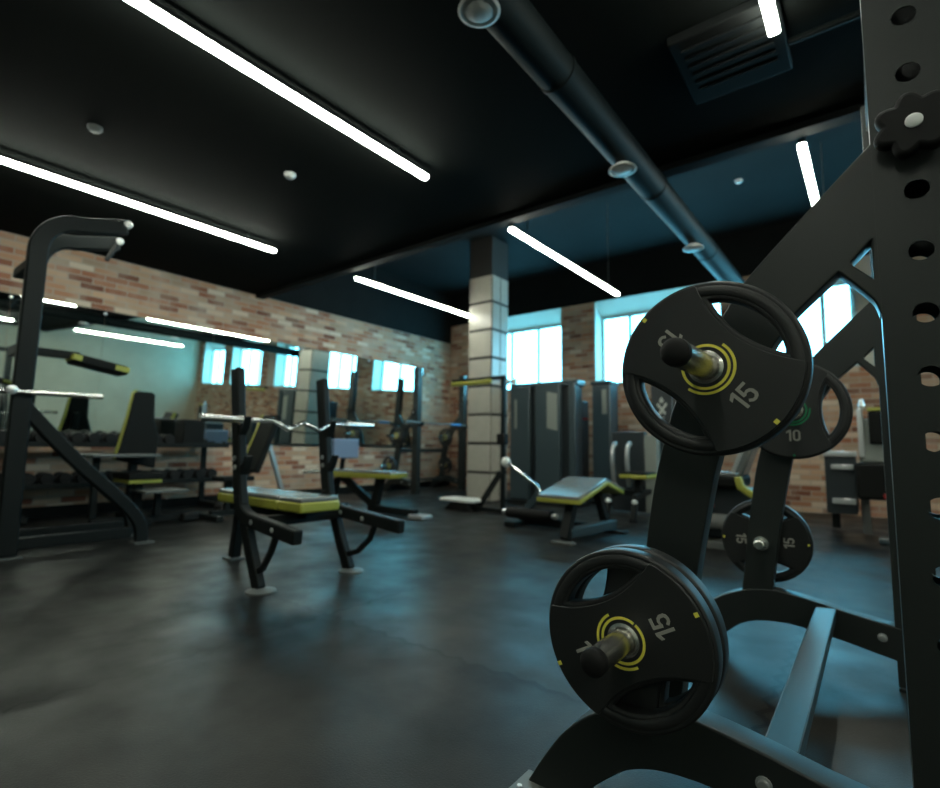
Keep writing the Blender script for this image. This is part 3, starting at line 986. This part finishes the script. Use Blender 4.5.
MB().path([(-6.62, 2.3, 0.05), (-6.62, 2.3, 1.2)], 0.08, 0.08, (0, 1, 0)).path([(-6.35, 2.27, 0.05), (-6.35, 2.27, 0.5)], 0.08, 0.08, (0, 1, 0)).path([(-6.9, 2.3, 0.06), (-6.1, 2.3, 0.06)], 0.09, 0.08, (0, 1, 0)).path([(-6.35, 1.85, 0.06), (-6.35, 2.85, 0.06)], 0.08, 0.08, (1, 0, 0)).path([(-6.25, 2.44, 0.1), (-6.25, 2.44, 0.37)], 0.06, 0.06, (0, 1, 0)).path([(-6.45, 1.9, 0.1), (-6.45, 1.9, 0.74)], 0.06, 0.06, (0, 1, 0)).build('frame', 'steel_dark', t, O, bevel=0.006)
MB().box(-6.46, -6.24, 2.72, 2.90, 0.0, 0.10).build('foot', 'rubber', t, O, bevel=0.02)

# ------------------------------------------------------------------ incline bench behind the press station
t = thing('incline_bench', (-6.2, 3.75, 0), 'black incline bench with yellow piping, raised backrest behind the curl bar', 'bench')
O = (-6.2, 3.75, 0)
b0, b1 = Vector((-6.2, 3.46, 0.54)), Vector((-6.2, 3.74, 1.26))
MB().path([b0, b1], 0.36, 0.085, (1, 0, 0)).build('backrest', 'vinyl', t, O, bevel=0.02)
dn = Vector((-0.172, -0.03, 0.01))
MB().path([b0 + dn, b1 + dn], 0.025, 0.05, (1, 0, 0)).build('backrest_piping', 'vinyl_yellow', t, O, bevel=0.008)
MB().box(-6.34, -6.06, 3.06, 3.46, 0.44, 0.50).build('seat', 'vinyl', t, O, bevel=0.015)
MB().path([(-6.2, 3.0, 0.07), (-6.2, 4.25, 0.07)], 0.09, 0.07, (1, 0, 0)).path([(-6.2, 3.2, 0.07), (-6.2, 3.2, 0.45)], 0.08, 0.08, (1, 0, 0)).path([(-6.2, 3.2, 0.42), (-6.2, 3.5, 0.56)], 0.06, 0.05, (1, 0, 0)).box(-6.45, -5.95, 2.96, 3.04, 0.0, 0.06).box(-6.45, -5.95, 4.2, 4.28, 0.0, 0.06).build('frame', 'steel_dark', t, O, bevel=0.006)
MB().path([(-6.2, 4.0, 0.08), (-6.2, 3.68, 0.95)], 0.05, 0.05, (1, 0, 0)).build('support_strut', 'silver', t, O, bevel=0.005)

# ------------------------------------------------------------------ flat bench with yellow side beyond the press station
t = thing('flat_bench', (-5.4, 4.75, 0), 'flat bench with pale top and yellow side between press station and wall rack', 'bench')
O = (-5.4, 4.75, 0)
MB().prism([(-6.25, 0.44), (-4.88, 0.47), (-4.86, 0.53), (-6.25, 0.52)], 'xz', 4.60, 4.92).build('pad_side', 'vinyl_yellow', t, O, bevel=0.012)
MB().prism([(-6.245, 0.515), (-4.87, 0.525), (-4.88, 0.56), (-6.245, 0.55)], 'xz', 4.605, 4.915).build('pad_top', 'vinyl_grey', t, O, bevel=0.012)
MB().path([(-5.22, 4.76, 0.47), (-5.32, 4.76, 0.06)], 0.09, 0.11, (0, 1, 0)).build('leg', 'steel_dark', t, O, bevel=0.008)
MB().path([(-6.0, 4.76, 0.44), (-5.28, 4.76, 0.08)], 0.08, 0.10, (0, 1, 0)).build('brace', 'steel_dark', t, O, bevel=0.008)
MB().path([(-5.42, 4.76, 0.06), (-4.55, 4.76, 0.06)], 0.09, 0.09, (0, 1, 0)).build('base_rail', 'steel_dark', t, O, bevel=0.008)
MB().box(-4.60, -4.36, 4.66, 4.86, 0.0, 0.05).build('foot', 'silver', t, O, bevel=0.012)
MB().path([(-6.25, 4.76, 0.02), (-6.1, 4.76, 0.45)], 0.08, 0.08, (0, 1, 0)).box(-6.35, -6.15, 4.5, 5.0, 0, 0.05).build('leg', 'steel_dark', t, O, bevel=0.008, split=True)
MB().path([(-6.05, 4.76, 0.50), (-6.0, 4.76, 0.78)], 0.05, 0.05, (0, 1, 0)).build('backrest_post', 'steel_dark', t, O, bevel=0.004)
MB().path([(-5.98, 4.62, 0.70), (-5.98, 4.62, 0.97)], 0.06, 0.44, (1, 0, 0)).build('backrest', 'vinyl_blue', t, (O[0] - 0.12, O[1] - 0.05, -0.01), bevel=0.015)
MB().rod([(-6.5, 4.45, 0.50), (-6.1, 4.45, 0.52)], 0.02, 12).rod([(-6.1, 4.45, 0.52), (-6.1, 4.62, 0.50)], 0.018, 12).build('handle', 'chrome', t, O)

# ------------------------------------------------------------------ platform station in front of the column
t = thing('pull_up_station', (-4.55, 6.0, 0), 'narrow pull-up station with a yellow-banded top bar and pale step before the column', 'exercise machine')
O = (-4.55, 6.0, 0)
MB().box(-4.15, -4.10, 6.01, 6.07, 0.0, 1.86).build('post', 'steel_dark', t, O, bevel=0.004)
MB().box(-5.06, -4.08, 6.0, 6.08, 1.855, 1.905).build('top_bar', 'steel_dark', t, O, bevel=0.006)
MB().box(-5.05, -4.30, 5.97, 6.02, 1.80, 1.862).build('top_band', 'vinyl_yellow', t, O, bevel=0.01)
MB().box(-4.20, -4.07, 5.98, 6.1, 0.94, 1.08).build('carriage', 'rubber', t, O, bevel=0.01)
MB().box(-4.97, -4.36, 5.66, 6.0, 0.125, 0.165).build('step_plate', 'white', t, O, bevel=0.01)
MB().prism([(-4.92, 0.0), (-4.45, 0.0), (-4.5, 0.125), (-4.78, 0.125)], 'xz', 5.7, 5.95).build('step_block', 'rubber', t, O, bevel=0.01)
MB().path([(-4.4, 5.86, 0.06), (-4.13, 6.0, 0.55)], 0.06, 0.07, (0, 1, 0)).path([(-4.6, 5.84, 0.04), (-3.95, 5.84, 0.04)], 0.08, 0.06, (0, 1, 0)).build('brace', 'steel_dark', t, O, bevel=0.006)

# ------------------------------------------------------------------ cable machine with dark shrouds
t = thing('cable_tower_machine', (-4.2, 7.7, 0), 'large dark shrouded cable machine under the first window, right of the column', 'exercise machine')
O = (-4.2, 7.7, 0)
MB().box(-4.74, -3.62, 7.30, 7.52, 0.0, 1.86).build('core', 'panel_dark', t, O, bevel=0.02)
MB().box(-4.80, -4.42, 7.22, 7.31, 0.05, 1.90).build('shroud', 'panel', t, O, bevel=0.02)
MB().box(-4.30, -3.86, 7.20, 7.30, 0.05, 1.92).build('shroud', 'panel', t, O, bevel=0.02)
MB().box(-3.72, -3.60, 7.22, 7.34, 0.0, 1.93).build('shroud', 'panel', t, O, bevel=0.02)
MB().box(-4.82, -3.58, 7.24, 7.55, 1.86, 1.95).build('top_cover', 'panel', t, O, bevel=0.02)
MB().prism([(-4.08, 1.20), (-3.90, 1.16), (-3.90, 1.74), (-4.08, 1.78)], 'xz', 7.192, 7.2).build('placard', 'panel_grey', t, O)
MB().prism([(-4.70, 1.2), (-4.66, 1.2), (-4.66, 1.68), (-4.70, 1.68)], 'xz', 7.212, 7.22).build('placard', 'panel_grey', t, O)
for x in (-4.83, -4.70):
    MB().lathe([(0.03, -0.02), (0.05, -0.015), (0.05, 0.015), (0.03, 0.02)], (x, 7.2, 1.99), (0, 1, 0), 20).build('pulley', 'white', t, O)
MB().rod([(-4.86, 7.16, 0.05), (-4.86, 7.16, 1.95)], 0.012, 10).rod([(-4.86, 7.16, 1.95), (-4.70, 7.2, 1.99)], 0.012, 8).build('guide_rod', 'chrome', t, O)
MB().box(-4.84, -3.55, 7.1, 7.6, 0.0, 0.05).build('base', 'steel_dark', t, O, bevel=0.006)

# ------------------------------------------------------------------ leg curl bench with the peaked pale pad
t = thing('leg_curl_bench', (-2.4, 4.9, 0), 'leg curl bench with a peaked pale pad and yellow edge, foam roller at left', 'exercise machine')
O = (-2.4, 4.9, 0)
prof = [(4.48, 0.41), (5.12, 0.56), (5.56, 0.44)]
tk = 0.045
MB().prism([(a, b - 0.045) for a, b in prof] + [(a, b) for a, b in reversed(prof)], 'yz', -2.66, -2.19).build('pad_side', 'vinyl_yellow', t, O, bevel=0.01)
MB().prism([(a, b - 0.004) for a, b in prof] + [(a, b + 0.03) for a, b in reversed(prof)], 'yz', -2.65, -2.20).build('pad_top', 'vinyl_grey', t, O, bevel=0.01)
MB().path([(-2.38, 4.72, 0.42), (-2.36, 4.50, 0.03)], 0.09, 0.10, (1, 0, 0)).build('leg', 'steel_dark', t, O, bevel=0.008)
MB().path([(-2.36, 4.55, 0.085), (-2.28, 5.45, 0.085)], 0.10, 0.09, (1, 0, 0)).build('base_rail', 'panel', t, O, bevel=0.008)
MB().path([(-2.40, 5.3, 0.45), (-2.32, 5.38, 0.05)], 0.08, 0.08, (1, 0, 0)).build('leg', 'steel_dark', t, O, bevel=0.008)
MB().box(-2.46, -2.24, 4.40, 4.50, 0.0, 0.025).build('foot_plate', 'steel_grey', t, O, bevel=0.005)
MB().box(-2.42, -2.12, 5.36, 5.48, 0.0, 0.025).build('foot_plate', 'rubber', t, O, bevel=0.005)
MB().path([(-2.42, 4.95, 0.40), (-2.75, 5.05, 0.42), (-3.0, 5.1, 0.36), (-3.15, 5.1, 0.2)], 0.07, 0.08, (0, 1, 0)).build('swing_arm', 'panel', t, O, bevel=0.006)
MB().path([(-3.3, 5.2, 0.06), (-2.4, 5.2, 0.06)], 0.07, 0.09, (0, 1, 0)).box(-3.36, -3.22, 4.95, 5.45, 0.0, 0.06).build('side_rail', 'steel_dark', t, O, bevel=0.006)
ro = MB().rod([(-3.36, 5.02, 0.16), (-2.78, 5.02, 0.16)], 0.062, 20).build('roller', 'rubber', t, O, bevel=0.012)
MB().rod([(-3.42, 5.02, 0.16), (-2.72, 5.02, 0.16)], 0.03, 14).build('roller_axle', 'silver', ro, O)
MB().rod([(-3.40, 5.1, 0.70), (-3.02, 5.1, 0.47), (-2.98, 5.1, 0.40)], 0.018, 12).build('lever_bar', 'chrome', t, O)
MB().lathe([(0.01, -0.05), (0.045, -0.04), (0.06, 0.0), (0.045, 0.04), (0.01, 0.05)], (-3.44, 5.1, 0.72), (1, 0, -0.5), 20).build('lever_knob', 'white', t, O)

# ------------------------------------------------------------------ slim towers and seated machines under the windows
t = thing('slim_stack_tower', (-3.5, 8.0, 0), 'tall slim dark tower with a pale strip, left of the second window', 'exercise machine')
O = (-3.5, 8.0, 0)
MB().box(-3.67, -3.35, 7.96, 8.3, 0.0, 1.95).build('tower_body', 'panel', t, O, bevel=0.03)
MB().box(-3.49, -3.41, 7.945, 7.962, 1.45, 1.85).build('light_strip', 'panel_grey', t, O, bevel=0.004)
MB().box(-3.69, -3.33, 7.94, 8.32, 1.93, 2.0).build('cap', 'panel_dark', t, O, bevel=0.02)
MB().box(-3.75, -3.28, 7.85, 8.4, 0.0, 0.06).build('base', 'steel_dark', t, O, bevel=0.01)

t = thing('low_stack_tower', (-3.97, 8.4, 0), 'shorter thin black tower with a side peg, between cable machine and slim tower', 'exercise machine')
O = (-3.97, 8.4, 0)
MB().box(-4.22, -4.02, 8.36, 8.6, 0.0, 1.72).build('tower_body', 'panel_dark', t, O, bevel=0.015)
MB().rod([(-4.02, 8.36, 1.40), (-3.93, 8.36, 1.40)], 0.018, 10).build('side_peg', 'red', t, O)
MB().path([(-4.12, 8.33, 0.9), (-4.06, 8.2, 0.45)], 0.05, 0.05, (1, 0, 0)).build('lever', 'silver', t, O, bevel=0.004)
MB().box(-4.3, -3.95, 8.2, 8.7, 0.0, 0.06).build('base', 'steel_dark', t, O, bevel=0.01)

t = thing('emblem_tower', (-2.55, 8.0, 0), 'dark machine tower with a pale figure emblem, seen through the upper near plate', 'exercise machine')
O = (-2.55, 8.0, 0)
MB().box(-2.70, -2.38, 7.97, 8.3, 0.0, 1.98).build('tower_body', 'panel_dark', t, O, bevel=0.02)
em = MB()
em.prism([(-2.57, 1.62), (-2.535, 1.69), (-2.50, 1.62), (-2.535, 1.585)], 'xz', 7.962, 7.97)
em.prism([(-2.60, 1.42), (-2.47, 1.60), (-2.45, 1.57), (-2.56, 1.40)], 'xz', 7.962, 7.97)
em.prism([(-2.61, 1.57), (-2.585, 1.59), (-2.47, 1.44), (-2.49, 1.41)], 'xz', 7.962, 7.97)
for k in range(4):
    em.box(-2.57, -2.50, 7.962, 7.97, 1.14 + k * 0.065, 1.185 + k * 0.065)
em.build('emblem', 'mark', t, O, smooth=False)
MB().box(-2.8, -2.3, 7.9, 8.4, 0.0, 0.06).build('base', 'steel_dark', t, O, bevel=0.01)

t = thing('seated_press_machine', (-2.6, 6.6, 0), 'seated press machine with yellow seat and two pale handles behind the near leaning post', 'exercise machine')
O = (-2.6, 6.6, 0)
MB().box(-2.93, -2.46, 6.98, 7.12, 0.05, 1.13).build('stack_cover', 'panel_dark', t, O, bevel=0.015)
MB().box(-2.46, -2.30, 6.98, 7.12, 0.05, 1.08).build('side_cover', 'panel_grey', t, O, bevel=0.01)
for x in (-2.78, -2.58):
    MB().path([(x, y, z) for y, z in smooth_line([(6.72, 0.40), (6.66, 0.70), (6.68, 0.90), (6.78, 0.97)], 4)], 0.045, 0.05, (1, 0, 0)).build('handle', 'silver', t, O, bevel=0.006)
MB().box(-2.60, -2.24, 6.42, 6.82, 0.52, 0.57).build('seat_side', 'vinyl_yellow', t, O, bevel=0.012)
MB().box(-2.59, -2.25, 6.43, 6.81, 0.565, 0.60).build('seat', 'vinyl', t, O, bevel=0.012)
for x in (-2.72, -2.38):
    MB().path([(x, 6.30, 0.03), (x, 6.40, 0.30), (x, 6.9, 0.34)], 0.06, 0.06, (1, 0, 0)).build('leg', 'steel_dark', t, O, bevel=0.005)
    MB().lathe([(0.035, 0), (0.035, 0.03), (0.02, 0.05)], (x, 6.38, 0.235), (0, -1, 0), 16).build('knob', 'white', t, O)
    MB().lathe([(0.05, 0.0), (0.05, 0.03)], (x, 6.30, 0.0), (0, 0, 1), 16).build('foot', 'rubber', t, O)
MB().path([(-2.42, 6.62, 0.3), (-2.42, 6.62, 0.52)], 0.08, 0.08, (0, 1, 0)).path([(-2.75, 6.6, 0.33), (-2.35, 6.6, 0.33)], 0.07, 0.07, (0, 1, 0)).build('seat_frame', 'steel_dark', t, O, bevel=0.005)

t = thing('prone_bench', (-1.1, 5.3, 0), 'dark padded machine with a yellow-edged cushion, seen between the leaning posts', 'exercise machine')
O = (-1.1, 5.3, 0)
MB().box(-1.55, -0.98, 5.15, 5.75, 0.55, 0.66).build('cushion', 'vinyl', t, O, bevel=0.03)
MB().box(-1.55, -1.0, 5.17, 5.73, 0.655, 0.69).build('cushion_top', 'vinyl_grey', t, O, bevel=0.012)
MB().path([(-0.985, 5.16, 0.66), (-0.965, 5.16, 0.57), (-0.91, 5.16, 0.53), (-0.80, 5.16, 0.46)], 0.06, 0.06, (0, 1, 0)).build('cushion_edge', 'vinyl_yellow', t, O, bevel=0.015)
MB().path([(-1.02, 5.5, 0.66), (-0.90, 5.5, 0.98)], 0.34, 0.07, (0, 1, 0)).build('backrest', 'vinyl_grey', t, O, bevel=0.02)
MB().path([(-1.06, 5.3, 0.67), (-0.95, 5.3, 0.95)], 0.03, 0.03, (0, 1, 0)).build('backrest_post', 'silver', t, O, bevel=0.005)
MB().box(-1.5, -0.9, 5.3, 5.65, 0.08, 0.55).build('base_cabinet', 'panel_dark', t, O, bevel=0.02)
MB().rod([(-1.45, 5.22, 0.24), (-1.0, 5.22, 0.24)], 0.075, 18).build('roller', 'vinyl_grey', t, O)
MB().box(-1.36, -1.22, 5.24, 5.3, 0.36, 0.40).build('lever', 'red', t, O, bevel=0.006)
MB().box(-1.55, -1.0, 5.14, 5.7, 0.0, 0.07).build('base', 'steel_grey', t, O, bevel=0.01)

t = thing('seated_row_machine', (-0.1, 7.2, 0), 'black seated machine with grey panel and pale ledges against the brick, beside the perforated upright', 'exercise machine')
O = (-0.1, 7.2, 0)
MB().box(-0.46, -0.18, 7.0, 7.5, 0.22, 0.84).build('side_cabinet', 'panel_dark', t, O, bevel=0.01)
MB().box(-0.47, -0.17, 6.97, 7.45, 0.84, 0.90).build('ledge', 'silver', t, O, bevel=0.01)
MB().box(-0.40, -0.20, 6.94, 7.0, 0.70, 0.755).build('ledge', 'silver', t, O, bevel=0.008)
MB().box(-0.40, -0.19, 6.94, 7.0, 0.33, 0.39).build('ledge', 'silver', t, O, bevel=0.008)
MB().box(-0.14, 0.30, 7.05, 7.12, 0.78, 1.26).build('backrest', 'panel_grey', t, O, bevel=0.02)
MB().box(-0.145, -0.095, 7.0, 7.1, 0.84, 1.36).build('side_post', 'silver', t, O, bevel=0.006)
MB().lathe([(0.02, 0), (0.035, 0.03), (0.02, 0.09), (0.008, 0.11)], (-0.10, 7.05, 1.36), (0, 0, 1), 16).build('post_knob', 'silver', t, O)
MB().box(-0.05, 0.08, 6.97, 7.06, 0.98, 1.33).build('head_pad', 'vinyl', t, O, bevel=0.02)
MB().box(-0.055, 0.085, 6.98, 7.06, 1.33, 1.37).build('head_pad_edge', 'vinyl_yellow', t, O, bevel=0.01)
MB().box(-0.18, 0.35, 6.85, 7.5, 0.40, 0.78).build('seat_block', 'vinyl', t, O, bevel=0.03)
MB().path([(-0.11, 7.1, 0.02), (-0.12, 7.1, 0.40)], 0.06, 0.08, (0, 1, 0)).build('leg', 'steel_grey', t, O, bevel=0.006)
MB().path([(0.2, 6.8, 0.02), (0.2, 6.9, 0.40)], 0.07, 0.08, (1, 0, 0)).path([(-0.4, 7.4, 0.02), (-0.4, 7.4, 0.25)], 0.07, 0.08, (0, 1, 0)).build('leg', 'steel_dark', t, O, bevel=0.006, split=True)
MB().box(-0.02, 0.3, 6.55, 6.75, 0.0, 0.05).build('foot_bar', 'panel', t, O, bevel=0.012)
MB().path([(0.2, 6.7, 0.045), (0.2, 7.4, 0.045)], 0.08, 0.06, (1, 0, 0)).build('base_rail', 'steel_dark', t, O, bevel=0.006)
MB().box(0.04, 0.12, 6.8, 6.85, 0.42, 0.47).build('lever', 'red', t, O, bevel=0.006)
